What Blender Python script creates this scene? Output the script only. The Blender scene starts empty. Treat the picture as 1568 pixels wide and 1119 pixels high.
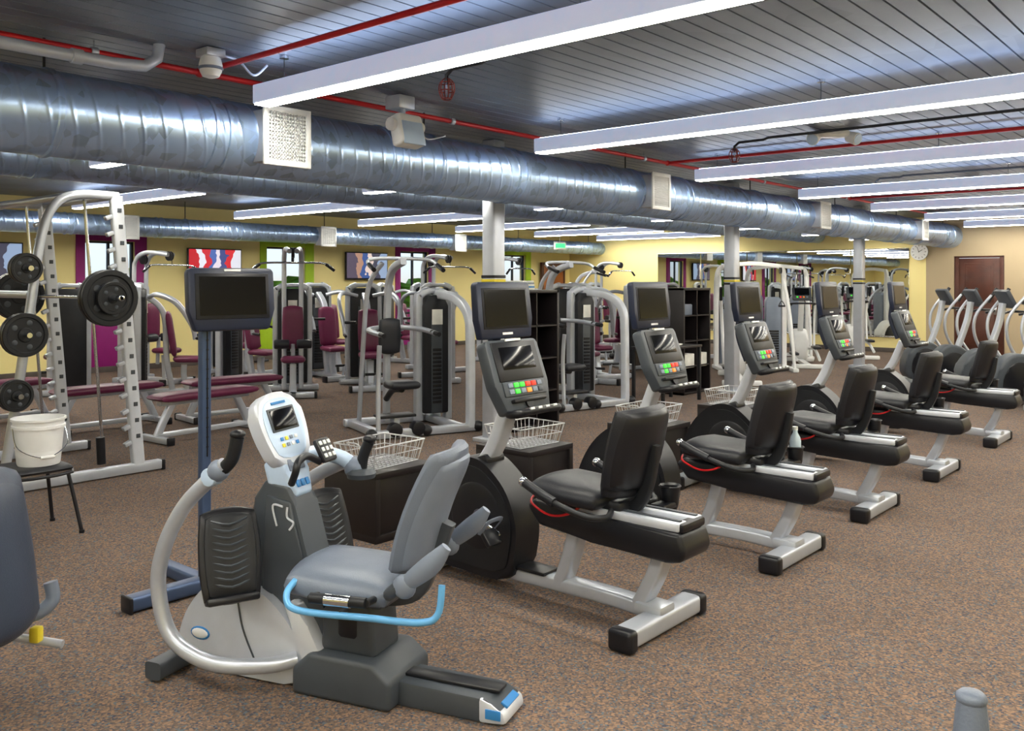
import bpy, bmesh, math, random
from mathutils import Vector, Matrix, Euler
random.seed(3)
D=math.radians
scene=bpy.context.scene
scene.view_settings.view_transform='Standard'
scene.view_settings.look='None'
COL=scene.collection

# ---------------------------------------------------------------- materials
def lin(c):
    return tuple(((x/255)/12.92 if x/255<=0.04045 else ((x/255+0.055)/1.055)**2.4) for x in c)
MATS={}
def mat(name,rgb,rough=.5,metal=0,var=.12,scale=8,bump=0,bscale=60,emit=0,ecol=None,coat=0,spec=.5):
    m=bpy.data.materials.new(name); m.use_nodes=True
    nt=m.node_tree; N=nt.nodes; L=nt.links
    b=N['Principled BSDF']; c=lin(rgb)
    tc=N.new('ShaderNodeTexCoord')
    nz=N.new('ShaderNodeTexNoise'); nz.inputs['Scale'].default_value=scale; nz.inputs['Detail'].default_value=4
    L.new(tc.outputs['Object'],nz.inputs['Vector'])
    rp=N.new('ShaderNodeValToRGB')
    rp.color_ramp.elements[0].position=.3; rp.color_ramp.elements[1].position=.7
    rp.color_ramp.elements[0].color=(*[x*(1-var) for x in c],1)
    rp.color_ramp.elements[1].color=(*[min(1,x*(1+var)) for x in c],1)
    L.new(nz.outputs['Fac'],rp.inputs['Fac']); L.new(rp.outputs['Color'],b.inputs['Base Color'])
    b.inputs['Roughness'].default_value=rough; b.inputs['Metallic'].default_value=metal
    b.inputs['Specular IOR Level'].default_value=spec
    b.inputs['Coat Weight'].default_value=coat
    if bump:
        n2=N.new('ShaderNodeTexNoise'); n2.inputs['Scale'].default_value=bscale
        L.new(tc.outputs['Object'],n2.inputs['Vector'])
        bp=N.new('ShaderNodeBump'); bp.inputs['Strength'].default_value=bump; bp.inputs['Distance'].default_value=.01
        L.new(n2.outputs['Fac'],bp.inputs['Height']); L.new(bp.outputs['Normal'],b.inputs['Normal'])
    if emit:
        b.inputs['Emission Color'].default_value=(*lin(ecol or rgb),1); b.inputs['Emission Strength'].default_value=emit
    MATS[name]=m
    return m

silver=mat('silver_paint',(190,196,208),.3,.42,.05)
silver_l=mat('light_silver',(208,214,226),.33,.22,.05)
steel=mat('chrome_steel',(210,214,220),.15,1,.03)
black=mat('black_plastic',(24,25,31),.35,0,.15,spec=.4)
blackm=mat('black_iron',(32,34,39),.42,.15,.15,spec=.4)
vinyl=mat('black_vinyl',(32,34,41),.4,0,.1,bump=.12,bscale=200,spec=.4)
vinylg=mat('grey_vinyl',(108,118,136),.38,0,.06,bump=.12,bscale=200)
vinylb=mat('slate_vinyl',(54,63,82),.4,0,.08,bump=.12,bscale=200)
maroon=mat('maroon_vinyl',(100,26,66),.4,0,.1,bump=.1,bscale=150)
navy=mat('navy_plastic',(30,38,60),.38,.05,.08)
poleb=mat('slate_metal',(70,88,122),.35,.4,.08)
dgrey=mat('dark_grey_plastic',(64,70,78),.4,0,.08)
mgrey=mat('mid_grey_plastic',(122,133,152),.38,.1,.06)
pale=mat('pale_blue_plastic',(190,212,240),.35,.05,.04)
ltblue=mat('light_blue_tube',(104,176,232),.3,.1,.05)
blue=mat('blue_label',(50,130,200),.4,0,.05)
scr=mat('screen_glass',(15,16,20),.12,0,.05,spec=.3)
white=mat('white_plastic',(236,238,240),.4,0,.03)
green=mat('button_green',(60,220,60),.4,emit=.7)
red=mat('button_red',(235,50,30),.4,emit=.6)
orange=mat('button_orange',(240,140,50),.4,emit=.5)
redp=mat('red_pipe_paint',(196,26,32),.4,.1,.1)
yellow=mat('yellow_plastic',(230,210,50),.4)
wood=mat('black_brown_wood',(25,20,23),.42,0,.25,scale=5,coat=.1)
doorm=mat('mahogany_door',(78,40,28),.45,0,.25,scale=4,coat=.1)
oak=mat('brown_door',(150,84,38),.4,0,.2,scale=4)
wally=mat('yellow_wall_paint',(250,234,164),.7,0,.02,scale=1)
wallb=mat('beige_wall_paint',(180,163,134),.7,0,.03,scale=1)
purp=mat('purple_wall_paint',(146,20,116),.6,0,.04)
lime=mat('lime_wall_paint',(172,210,36),.6,0,.04)
base_m=mat('baseboard_grey',(88,80,76),.6)
pipeg=mat('grey_pipe',(192,200,218),.35,.2,.05)
conduit=mat('dark_conduit',(40,42,46),.4,.4)
cage=mat('cage_red',(130,50,44),.4,.4)
wire=mat('wire_chrome',(215,217,222),.3,.5)
paper=mat('paper_white',(235,235,230),.7)
frame_d=mat('dark_window_frame',(40,38,44),.4)
mirror_m=mat('mirror_glass',(235,238,236),.01,1,.0)
greend=mat('exit_green',(40,200,90),.4,emit=3)
leaf=mat('leaf_green',(150,185,80),.8,0,.6,scale=3,bump=.5,bscale=10)
grass=mat('grass_green',(110,140,60),.9,0,.3)
lampglow=mat('lamp_diffuser',(255,249,230),.5,emit=54,ecol=(255,249,232))
lampside_glow=mat('lamp_housing_glow',(226,232,252),.4,emit=.36,ecol=(200,216,255))  # faint blue emission put into the housing colour so its sides look lit
added_uplight=mat('added_uplight_strip',(230,238,255),.5,emit=13,ecol=(212,228,252))  # added glow, brightens and cools the ceiling above the fixtures

def carpet():
    m=bpy.data.materials.new('speckled_carpet'); m.use_nodes=True
    nt=m.node_tree;N=nt.nodes;L=nt.links;b=N['Principled BSDF']
    tc=N.new('ShaderNodeTexCoord')
    v=N.new('ShaderNodeTexVoronoi'); v.inputs['Scale'].default_value=115
    L.new(tc.outputs['Object'],v.inputs['Vector'])
    sp=N.new('ShaderNodeSeparateColor'); L.new(v.outputs['Color'],sp.inputs['Color'])
    r=N.new('ShaderNodeValToRGB'); cr=r.color_ramp; cr.interpolation='CONSTANT'
    cols=[(0,(118,101,90)),(.24,(100,89,83)),(.44,(134,110,93)),(.58,(84,81,84)),(.68,(92,103,113)),(.78,(146,117,97)),(.9,(112,94,82)),(.96,(68,72,88))]
    cr.elements[0].color=(*lin(cols[0][1]),1); cr.elements[1].position=cols[1][0]; cr.elements[1].color=(*lin(cols[1][1]),1)
    for p,c in cols[2:]:
        e=cr.elements.new(p); e.color=(*lin(c),1)
    L.new(sp.outputs['Red'],r.inputs['Fac'])
    nz=N.new('ShaderNodeTexNoise'); nz.inputs['Scale'].default_value=.9; nz.inputs['Detail'].default_value=3
    L.new(tc.outputs['Object'],nz.inputs['Vector'])
    mp=N.new('ShaderNodeMapRange'); mp.inputs[1].default_value=.3; mp.inputs[2].default_value=.7; mp.inputs[3].default_value=.86; mp.inputs[4].default_value=1.06
    L.new(nz.outputs['Fac'],mp.inputs[0])
    mx=N.new('ShaderNodeVectorMath'); mx.operation='SCALE'
    L.new(r.outputs['Color'],mx.inputs[0]); L.new(mp.outputs[0],mx.inputs['Scale'])
    L.new(mx.outputs[0],b.inputs['Base Color'])
    b.inputs['Roughness'].default_value=.95; b.inputs['Specular IOR Level'].default_value=.1
    bp=N.new('ShaderNodeBump'); bp.inputs['Strength'].default_value=.4; bp.inputs['Distance'].default_value=.004
    L.new(v.outputs['Distance'],bp.inputs['Height']); L.new(bp.outputs['Normal'],b.inputs['Normal'])
    return m
carpet_m=carpet()

def metal_bands(name,rgb,freq,rough,metal,spang=10,lo=.72,hi=1.2):
    m=bpy.data.materials.new(name); m.use_nodes=True
    nt=m.node_tree;N=nt.nodes;L=nt.links;b=N['Principled BSDF']
    tc=N.new('ShaderNodeTexCoord'); c=lin(rgb)
    v=N.new('ShaderNodeTexVoronoi'); v.inputs['Scale'].default_value=spang
    L.new(tc.outputs['Object'],v.inputs['Vector'])
    sp=N.new('ShaderNodeSeparateColor'); L.new(v.outputs['Color'],sp.inputs['Color'])
    nz=N.new('ShaderNodeTexNoise'); nz.inputs['Scale'].default_value=3; nz.inputs['Detail'].default_value=6
    L.new(tc.outputs['Object'],nz.inputs['Vector'])
    ad=N.new('ShaderNodeMath'); ad.operation='ADD'; L.new(sp.outputs['Red'],ad.inputs[0]); L.new(nz.outputs['Fac'],ad.inputs[1])
    r=N.new('ShaderNodeValToRGB'); r.color_ramp.elements[0].position=.3
    r.color_ramp.elements[0].color=(*[x*lo for x in c],1); r.color_ramp.elements[1].position=1.0; r.color_ramp.elements[1].color=(*[min(1,x*hi) for x in c],1)
    L.new(ad.outputs[0],r.inputs['Fac']); L.new(r.outputs['Color'],b.inputs['Base Color'])
    b.inputs['Roughness'].default_value=rough; b.inputs['Metallic'].default_value=metal
    if freq:
        w=N.new('ShaderNodeTexWave'); w.bands_direction='X'; w.inputs['Scale'].default_value=freq
        w.wave_profile='SIN'; w.inputs['Distortion'].default_value=.1
        mp=N.new('ShaderNodeMapping'); mp.inputs['Rotation'].default_value=(0,.2,.2)
        L.new(tc.outputs['Object'],mp.inputs['Vector']); L.new(mp.outputs[0],w.inputs['Vector'])
        pw=N.new('ShaderNodeMath'); pw.operation='POWER'; pw.inputs[1].default_value=18; L.new(w.outputs['Fac'],pw.inputs[0])
        bp=N.new('ShaderNodeBump'); bp.inputs['Strength'].default_value=.6; bp.inputs['Distance'].default_value=.008
        L.new(pw.outputs[0],bp.inputs['Height']); L.new(bp.outputs['Normal'],b.inputs['Normal'])
    return m
duct_m=metal_bands('galvanised_duct',(170,196,234),2.4,.3,.78,14)
ceil_m=metal_bands('corrugated_ceiling_metal',(102,110,124),0,.42,.25,3,.85,1.12)

def tvimg(name,stops,strength=1.2):
    m=bpy.data.materials.new(name); m.use_nodes=True
    nt=m.node_tree;N=nt.nodes;L=nt.links;b=N['Principled BSDF']
    tc=N.new('ShaderNodeTexCoord'); s=N.new('ShaderNodeSeparateXYZ'); L.new(tc.outputs['Object'],s.inputs[0])
    nz=N.new('ShaderNodeTexNoise'); nz.inputs['Scale'].default_value=4
    L.new(tc.outputs['Object'],nz.inputs['Vector'])
    a=N.new('ShaderNodeMath'); a.operation='MULTIPLY_ADD'; a.inputs[1].default_value=.5; L.new(nz.outputs['Fac'],a.inputs[0]); L.new(s.outputs['X'],a.inputs[2])
    mr=N.new('ShaderNodeMapRange'); mr.inputs[1].default_value=-.3; mr.inputs[2].default_value=.8; L.new(a.outputs[0],mr.inputs[0])
    r=N.new('ShaderNodeValToRGB'); r.color_ramp.interpolation='CONSTANT'
    e=r.color_ramp.elements; e[0].color=(*lin(stops[0][1]),1); e[1].position=stops[1][0]; e[1].color=(*lin(stops[1][1]),1)
    for p,c in stops[2:]:
        x=e.new(p); x.color=(*lin(c),1)
    L.new(mr.outputs[0],r.inputs['Fac']); L.new(r.outputs['Color'],b.inputs['Emission Color'])
    b.inputs['Emission Strength'].default_value=strength; b.inputs['Base Color'].default_value=(.02,.02,.02,1); b.inputs['Roughness'].default_value=.2
    return m
tvA=tvimg('tv_picture_news',[(0,(190,20,40)),(.16,(225,225,235)),(.26,(200,30,50)),(.4,(70,100,170)),(.5,(225,215,225)),(.6,(60,70,130)),(.72,(205,30,45)),(.86,(220,220,230))],1.1)
tvB=tvimg('tv_picture_sport',[(0,(80,70,90)),(.2,(170,130,110)),(.35,(50,80,140)),(.5,(220,200,190)),(.65,(60,60,80)),(.8,(140,160,190))],1.1)

# ---------------------------------------------------------------- builder
def catmull(P,k,closed=False):
    out=[];n=len(P);seg=n if closed else n-1
    for i in range(seg):
        if closed: p0,p1,p2,p3=P[(i-1)%n],P[i],P[(i+1)%n],P[(i+2)%n]
        else: p0,p1,p2,p3=P[max(i-1,0)],P[i],P[i+1],P[min(i+2,n-1)]
        for j in range(k):
            t=j/k
            out.append(.5*((2*p1)+(-p0+p2)*t+(2*p0-5*p1+4*p2-p3)*t*t+(-p0+3*p1-3*p2+p3)*t**3))
    if not closed: out.append(P[-1].copy())
    return out
class Obj:
    def __init__(s): s.bm=bmesh.new(); s.mats=[]; s.M=Matrix()
    def _add(s,tb,m):
        if m not in s.mats: s.mats.append(m)
        i=s.mats.index(m)
        bmesh.ops.recalc_face_normals(tb,faces=tb.faces)
        for f in tb.faces: f.material_index=i; f.smooth=True
        tb.transform(s.M)
        me=bpy.data.meshes.new('t'); tb.to_mesh(me); tb.free(); s.bm.from_mesh(me); bpy.data.meshes.remove(me)
    def box(s,c,size,m,rot=(0,0,0),bev=.008,seg=2):
        tb=bmesh.new(); bmesh.ops.create_cube(tb,size=1)
        bmesh.ops.scale(tb,vec=size,verts=tb.verts)
        if bev: bmesh.ops.bevel(tb,geom=tb.edges[:],offset=min(bev,.45*min(size)),segments=seg,profile=.5,affect='EDGES')
        tb.transform(Matrix.Translation(c)@Euler(rot).to_matrix().to_4x4()); s._add(tb,m)
    def cyl(s,p0,p1,r,m,r2=None,n=16,bev=0):
        p0=Vector(p0);p1=Vector(p1);d=p1-p0
        tb=bmesh.new(); bmesh.ops.create_cone(tb,cap_ends=True,segments=n,radius1=r,radius2=r if r2 is None else r2,depth=d.length)
        if bev:
            es=[e for e in tb.edges if abs(e.verts[0].co.z-e.verts[1].co.z)<1e-6]
            bmesh.ops.bevel(tb,geom=es,offset=bev,segments=2,profile=.5,affect='EDGES')
        tb.transform(Matrix.Translation((p0+p1)/2)@d.to_track_quat('Z','Y').to_matrix().to_4x4()); s._add(tb,m)
    def sph(s,c,r,m,rot=(0,0,0),n=16):
        if not hasattr(r,'__len__'): r=(r,r,r)
        tb=bmesh.new(); bmesh.ops.create_uvsphere(tb,u_segments=n,v_segments=max(6,n//2),radius=1)
        tb.transform(Matrix.Translation(c)@Euler(rot).to_matrix().to_4x4()@Matrix.Diagonal((*r,1))); s._add(tb,m)
    def tube(s,pts,r,m,n=10,k=6,rz=None,smooth=True,up=None,sq=False,closed=False):
        P=[Vector(p) for p in pts]; nr=len(P)
        R=list(r) if hasattr(r,'__len__') else [r]*nr
        if smooth and nr>2:
            Rv=[Vector((x,0,0)) for x in R]
            P=catmull(P,k,closed); R=[v.x for v in catmull(Rv,k,closed)]
        tb=bmesh.new(); N=len(P); rings=[]; nrm=None
        ratio=1 if rz is None else rz/(r[0] if hasattr(r,'__len__') else r)
        if sq: n=max(n,16)
        for i in range(N):
            if closed: t=(P[(i+1)%N]-P[i-1]).normalized()
            else: t=(P[min(i+1,N-1)]-P[max(i-1,0)]).normalized()
            if up is not None:
                sd=t.cross(Vector(up)).normalized(); uu=sd.cross(t)
            else:
                if nrm is None: nrm=t.orthogonal().normalized()
                nrm=(nrm-t*nrm.dot(t)).normalized(); uu=nrm; sd=t.cross(uu)
            ring=[]
            for j in range(n):
                a=2*math.pi*(j+.5)/n; c=math.cos(a); q=math.sin(a)
                if sq:
                    c=math.copysign(abs(c)**.35,c); q=math.copysign(abs(q)**.35,q)
                ring.append(tb.verts.new(P[i]+sd*c*R[i]+uu*q*R[i]*ratio))
            rings.append(ring)
        for i in range(N if closed else N-1):
            a=rings[i];b=rings[(i+1)%N]
            for j in range(n): tb.faces.new((a[j],a[(j+1)%n],b[(j+1)%n],b[j]))
        if not closed: tb.faces.new(rings[0][::-1]); tb.faces.new(rings[-1])
        s._add(tb,m)
    def prism(s,pts,w,m,x=0,bev=.01,k=0,seg=2,axis='x'):
        if k: 
            q=catmull([Vector((0,a,b)) for a,b in pts],k,True); pts=[(v.y,v.z) for v in q]
        tb=bmesh.new()
        f=lambda X,a,b: (X,a,b) if axis=='x' else ((a,X,b) if axis=='y' else (a,b,X))
        A=[tb.verts.new(f(x-w/2,a,b)) for a,b in pts]; B=[tb.verts.new(f(x+w/2,a,b)) for a,b in pts]
        n=len(pts); tb.faces.new(A); tb.faces.new(B[::-1])
        for i in range(n): tb.faces.new((A[i],A[(i+1)%n],B[(i+1)%n],B[i]))
        if bev:
            sa=set(A);sb=set(B)
            es=[e for e in tb.edges if (e.verts[0] in sa and e.verts[1] in sa) or (e.verts[0] in sb and e.verts[1] in sb)]
            if not k: es=tb.edges[:]
            bmesh.ops.bevel(tb,geom=es,offset=bev,segments=seg,profile=.5,affect='EDGES')
        s._add(tb,m)
    def lathe(s,prof,c,m,axis='z',n=24):
        tb=bmesh.new(); rings=[]
        for r,z in prof:
            ring=[]
            for j in range(n):
                a=2*math.pi*j/n; u=r*math.cos(a); v=r*math.sin(a)
                p={'z':(u,v,z),'y':(u,z,v),'x':(z,u,v)}[axis]
                ring.append(tb.verts.new(Vector(p)+Vector(c)))
            rings.append(ring)
        for i in range(len(rings)-1):
            for j in range(n): tb.faces.new((rings[i][j],rings[i][(j+1)%n],rings[i+1][(j+1)%n],rings[i+1][j]))
        tb.faces.new(rings[0][::-1]); tb.faces.new(rings[-1]); s._add(tb,m)
    def cushion(s,c,w,h,t,m,rot=(0,0,0),curv=0,k=.3,vc=0,taper=0,N=12,e6=6):
        tb=bmesh.new(); F={};Bk={}
        for i in range(N+1):
            for j in range(N+1):
                u=math.sin(math.pi/2*(2*i/N-1)); v=math.sin(math.pi/2*(2*j/N-1))
                x=u*math.sqrt(1-k*v*v/2); z=v*math.sqrt(1-k*u*u/2); e=max(abs(u),abs(v))
                th=t/2*math.sqrt(max(0,1-e**e6)); y=curv*u*u+vc*v*v
                x*=w/2*(1+taper*v); z*=h/2
                F[i,j]=tb.verts.new((x,y-th,z))
                Bk[i,j]=F[i,j] if i in(0,N) or j in (0,N) else tb.verts.new((x,y+th,z))
        for i in range(N):
            for j in range(N):
                tb.faces.new((F[i,j],F[i+1,j],F[i+1,j+1],F[i,j+1]))
                q=(Bk[i,j],Bk[i,j+1],Bk[i+1,j+1],Bk[i+1,j])
                try: tb.faces.new(q)
                except ValueError: pass
        tb.transform(Matrix.Translation(c)@Euler(rot).to_matrix().to_4x4()); s._add(tb,m)
    def done(s,name,loc=(0,0,0),rot=0,ang=38):
        me=bpy.data.meshes.new(name); s.bm.to_mesh(me); s.bm.free()
        for m in s.mats: me.materials.append(m)
        me.set_sharp_from_angle(angle=D(ang))
        o=bpy.data.objects.new(name,me); COL.objects.link(o); o.location=loc; o.rotation_euler=(0,0,rot)
        return o
def inst(o,loc,rot=0,sc=None):
    n=bpy.data.objects.new(o.name.split('.')[0],o.data); COL.objects.link(n); n.location=loc; n.rotation_euler=(0,0,rot)
    if sc: n.scale=sc
    return n
def T(x,y,z): return Matrix.Translation((x,y,z))
def R(a,ax): return Matrix.Rotation(a,4,ax)

# ---------------------------------------------------------------- room shell
AX0,AX1,BY0,BY1,H=-5.0,21.0,-3.5,15.8,3.02
def simple(name,c,size,m,bev=0):
    o=Obj(); o.box(c,size,m,bev=bev); return o.done(name)
simple('floor',((AX0+AX1)/2,(BY0+BY1)/2,-.05),(AX1-AX0+.4,BY1-BY0+.4,.1),carpet_m)
def ceiling():
    tb=bmesh.new(); y=BY0-.2; prof=[]
    while y<BY1+.2:
        prof+=[(y,H),(y+.122,H),(y+.124,H+.018),(y+.131,H+.018)]; y+=.134
    prof.append((y,H))
    A=[tb.verts.new((AX0-.2,a,b)) for a,b in prof]; B=[tb.verts.new((AX1+.2,a,b)) for a,b in prof]
    for i in range(len(prof)-1): tb.faces.new((A[i],A[i+1],B[i+1],B[i]))
    me=bpy.data.meshes.new('ceiling'); tb.to_mesh(me); tb.free(); me.materials.append(ceil_m)
    o=bpy.data.objects.new('ceiling',me); COL.objects.link(o)
    return o
ceiling()
simple('wall_left',(AX0-.1,(BY0+BY1)/2,H/2),(.2,BY1-BY0+.4,H+.1),wally)
simple('wall_front',((AX0+AX1)/2,BY0-.1,H/2),(AX1-AX0,.2,H+.1),wally)
simple('wall_right',(AX1+.1,(5.95+BY1)/2,H/2),(.2,BY1-5.95,H+.1),wally)
o=Obj()
o.box((AX1+.1,(BY0+4.4)/2,H/2),(.2,4.4-BY0,H+.1),wallb,bev=0)
o.box((AX1+.1,(5.38+5.95)/2,H/2),(.2,5.95-5.38,H+.1),wallb,bev=0)
o.box((AX1+.1,4.89,(2.2+H)/2),(.2,.98,H-2.2+.1),wallb,bev=0)
o.done('wall_entry')
wins=[(3.2,4.5,purp),(6.84,8.11,purp),(10.52,11.85,lime),(14.2,15.5,purp),(17.9,19.2,lime)]
Z0,Z1=.95,2.32
o=Obj(); x=AX0
for (a0,a1,c) in wins:
    l,r=a0+.15,a1-.22
    o.box(((x+l)/2,BY1+.1,H/2),(l-x,.2,H+.1),wally,bev=0)
    o.box(((l+r)/2,BY1+.1,Z0/2),(r-l,.2,Z0),wally,bev=0)
    o.box(((l+r)/2,BY1+.1,(Z1+H)/2+.03),(r-l,.2,H-Z1+.06),wally,bev=0)
    x=r
o.box(((x+AX1)/2,BY1+.1,H/2),(AX1-x,.2,H+.1),wally,bev=0)
o.done('wall_back')
for i,(a0,a1,c) in enumerate(wins):
    l,r=a0+.15,a1-.22; o=Obj()
    y=BY1-.015
    o.box(((a0+l)/2,y,1.3),(l-a0,.03,2.5),c,bev=.003); o.box(((a1+r)/2,y,1.3),(a1-r,.03,2.5),c,bev=.003)
    o.box(((l+r)/2,y,(Z0+.05)/2),(r-l,.03,Z0-.05),c,bev=.003); o.box(((l+r)/2,y,(Z1+2.55)/2),(r-l,.03,2.55-Z1),c,bev=.003)
    for xx in (l+.02,(l+r)/2,r-.02): o.box((xx,BY1+.08,(Z0+Z1)/2),(.04,.06,Z1-Z0),frame_d,bev=.004)
    for zz in (Z0+.02,Z0+.45,Z1-.02): o.box(((l+r)/2,BY1+.08,zz),(r-l,.05,.04),frame_d,bev=.004)
    o.box(((l+r)/2,BY1+.02,Z0),(r-l+.06,.1,.03),white,bev=.004)
    o.done('window_%d'%(i+1))
def bb(name,x0,x1,y0,y1): simple(name,((x0+x1)/2,(y0+y1)/2,.05),(max(x1-x0,.015),max(y1-y0,.015),.1),base_m,bev=.003)
bb('baseboard_back',AX0,AX1,BY1-.05,BY1-.035); bb('baseboard_left',AX0,AX0+.015,BY0,BY1); bb('baseboard_front',AX0,AX1,BY0,BY0+.015)
bb('baseboard_right',AX1-.015,AX1,5.5,BY1); bb('baseboard_entry',AX1-.015,AX1,BY0,4.3)
def door(name,loc,rot,w,h,m):
    o=Obj()
    o.box((0,0,h/2),(w,.05,h),m,bev=.004)
    for zz,hh in((h*.28,h*.38),(h*.75,h*.4)):
        o.box((0,-.03,zz),(w*.72,.012,hh),m,bev=.006); o.box((0,-.037,zz),(w*.6,.01,hh*.86),m,bev=.006)
    for sx in(-1,1): o.box((sx*(w/2+.04),0,h/2+.02),(.08,.08,h+.04),doorm,bev=.006)
    o.box((0,0,h+.05),(w+.16,.08,.08),doorm,bev=.006)
    o.cyl((w*.4,-.03,1.0),(w*.4,-.08,1.0),.012,steel); o.cyl((w*.4,-.075,1.0),(w*.28,-.075,1.0),.01,steel)
    o.box((w*.4,-.035,1.0),(.05,.01,.2),steel,bev=.004)
    return o.done(name,loc,rot)
door('door_1',(AX1+.05,4.89,0),D(-90),.8,2.1,doorm)
door('door_2',(20.1,BY1-.09,0),0,.9,2.05,oak)
o=Obj()
b0=6.3
for i in range(5):
    bb0=b0+i*1.3
    o.box((AX1-.02,bb0+.645,1.35),(.02,1.285,1.96),mirror_m,bev=.004,seg=1)
o.box((AX1-.02,b0+3.25,.35),(.03,6.5,.03),steel); o.box((AX1-.02,b0+3.25,2.345),(.03,6.5,.02),steel)
o.done('wall_mirror')
o=Obj()
o.box((0,0,H/2),(.17,.17,H),silver,bev=.02,seg=3); o.box((0,0,.02),(.3,.3,.04),silver,bev=.005)
for k in range(3): o.box((0,0,1.57+k*.04),(.176,.176,.03),yellow if k==1 else black,bev=.004)
c1=o.done('support_column',(6.71,6.0,0)); inst(c1,(11.86,6.0,0)); inst(c1,(17.0,6.0,0)); inst(c1,(1.56,6.0,0))

# ---------------------------------------------------------------- ducts
def duct(b,z,r,x0=AX0,x1=AX1):
    o=Obj(); n=36; L=x1-x0
    o.cyl((0,0,0),(L,0,0),r,duct_m,n=n)
    x=.6
    while x<L-.3:
        for dx in (-.05,.05): o.lathe([(r,dx-.012),(r+.009,dx-.006),(r+.009,dx+.006),(r,dx+.012)],(x,0,0),duct_m,axis='x',n=n)
        if int(x/1.52)%2==0:
            o.lathe([(r+.003,-.02),(r+.012,-.012),(r+.012,.012),(r+.003,.02)],(x+.5,0,0),duct_m,axis='x',n=n)
            o.cyl((x+.5,0,r),(x+.5,0,H-z-.005),.008,conduit,n=6)
        x+=1.52
    return o.done('spiral_duct',(x0,b,z))
duct(5.45,2.58,.25); duct(8.4,2.72,.2); duct(14.7,2.53,.17)
def vent():
    o=Obj(); W=.38;Hh=.4
    o.box((0,.09,0),(W-.05,.2,Hh-.05),silver,bev=.004)
    for sx in(-1,1): o.box((sx*(W/2-.02),-.02,0),(.04,.02,Hh),white,bev=.004)
    for sz in(-1,1): o.box((0,-.02,sz*(Hh/2-.02)),(W,.02,.04),white,bev=.004)
    o.box((0,.0,0),(W-.06,.01,Hh-.06),mgrey,bev=0)
    for i in range(13):
        xx=-W/2+.04+(W-.08)*(i+.5)/13; o.box((xx,-.015,0),(.012,.014,Hh-.07),white,bev=0)
        zz=-Hh/2+.04+(Hh-.08)*(i+.5)/13; o.box((0,-.015,zz),(W-.07,.014,.012),white,bev=0)
    return o
v=vent().done('air_vent_grille',(3.62,5.13,2.58))
for a in (8.45,13.1,18.0): inst(v,(a,5.13,2.58))
for a in (7.1,11.2,15.0): inst(v,(a,14.45,2.5))

# ---------------------------------------------------------------- linear lights
def fixture(L,drop=.3,w=.13,glow=lampglow,up=True):
    o=Obj(); h=.12
    o.box((0,L/2,h/2+.004),(w,L,h),lampside_glow,bev=.006)
    o.box((0,L/2,0),(w-.02,L-.02,.008),glow,bev=0)
    if up: o.box((0,L/2,h+.006),(w-.04,L-.1,.006),added_uplight,bev=0)  # added glowing strip on the housing top, lights the ceiling
    y=.25
    while y<L:
        o.cyl((0,y,h),(0,y,h+drop),.003,conduit,n=5); o.cyl((0,y,h+drop-.02),(0,y,h+drop),.03,steel,n=10); y+=max(1.2,(L-.5)/3)
    return o
fx=fixture(7.4,drop=H-2.737-.12-.001)
z=2.737
f=fx.done('linear_pendant_light',(3.34,-2.4,z))
for k in (-2,-1,1,2,3,4,5,6):  # negative steps continue the row out of view, added for the lighting
    inst(f,(3.34+2.85*k if k<6 else 20.3,-2.4,z))
f2=fixture(3.7,drop=H-2.737-.12-.001).done('linear_pendant_light',(.49,10.6,z))
for k in (-2,0,1,2,3,4,5,6): inst(f2,(3.34+2.85*k if k<6 else 20.3,10.6,z))
f3=fixture(1.0,drop=H-2.53-.12-.001,w=.12,up=False).done('short_pendant_light',(3.34,6.34,2.53))
for k in range(1,7): inst(f3,(3.34+2.85*k if k<6 else 20.2,6.34,2.53))

# ---------------------------------------------------------------- pipes & ceiling devices
o=Obj()
o.tube([(AX0,5.3,2.95),(AX1,5.3,2.95)],.02,redp,smooth=False)
for a in (3.08,8.9,14.6): 
    o.tube([(a,5.3,2.95),(a,BY0,2.95)],.018,redp,smooth=False); o.sph((a,5.3,2.95),.032,redp)
for a in range(-4,21,3): o.lathe([(.02,-.02),(.03,-.02),(.03,.02),(.02,.02)],(a+.4,5.3,2.95),silver,axis='x',n=12); o.cyl((a+.4,5.3,2.97),(a+.4,5.3,3.02),.005,steel,n=6)
o.tube([(AX0,9.6,2.95),(AX1,9.6,2.95)],.018,redp,smooth=False)
o.done('sprinkler_pipe')
o=Obj()
o.tube([(AX0,5.07,2.85),(2.4,5.07,2.85),(2.6,5.08,2.87),(2.68,5.09,2.93),(2.7,5.1,3.02)],.034,pipeg,k=5,smooth=False,n=14)
for a in(-3,-1,1,2.2): o.lathe([(.034,-.03),(.042,-.03),(.042,.03),(.034,.03)],(a,5.07,2.85),pipeg,axis='x',n=14)
o.done('grey_drain_pipe')
def guard(a):
    o=Obj(); o.tube([(0,BY0-4,.1),(0,-.35,.1),(0,-.3,.085),(0,-.05,.085),(0,0,.05),(0,0,0)],.013,conduit,n=8,smooth=False)
    for k in range(6):
        t=k*math.pi/3; c,q=math.cos(t),math.sin(t)
        o.tube([(.015*c,.015*q,.03),(.045*c,.045*q,0),(.05*c,.05*q,-.05),(.03*c,.03*q,-.1)],.004,cage,n=5)
    for zz,rr in((0,.045),(-.05,.05),(-.1,.03)):
        o.tube([(rr*math.cos(i*math.pi/6),rr*math.sin(i*math.pi/6),zz) for i in range(12)],.004,cage,n=5,closed=True,k=1)
    o.cyl((0,0,0),(0,0,-.06),.01,steel)
    return o.done('caged_sprinkler_head',(a,4.02,2.86))
for a in (4.05,8.0,12.0): guard(a)
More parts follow.
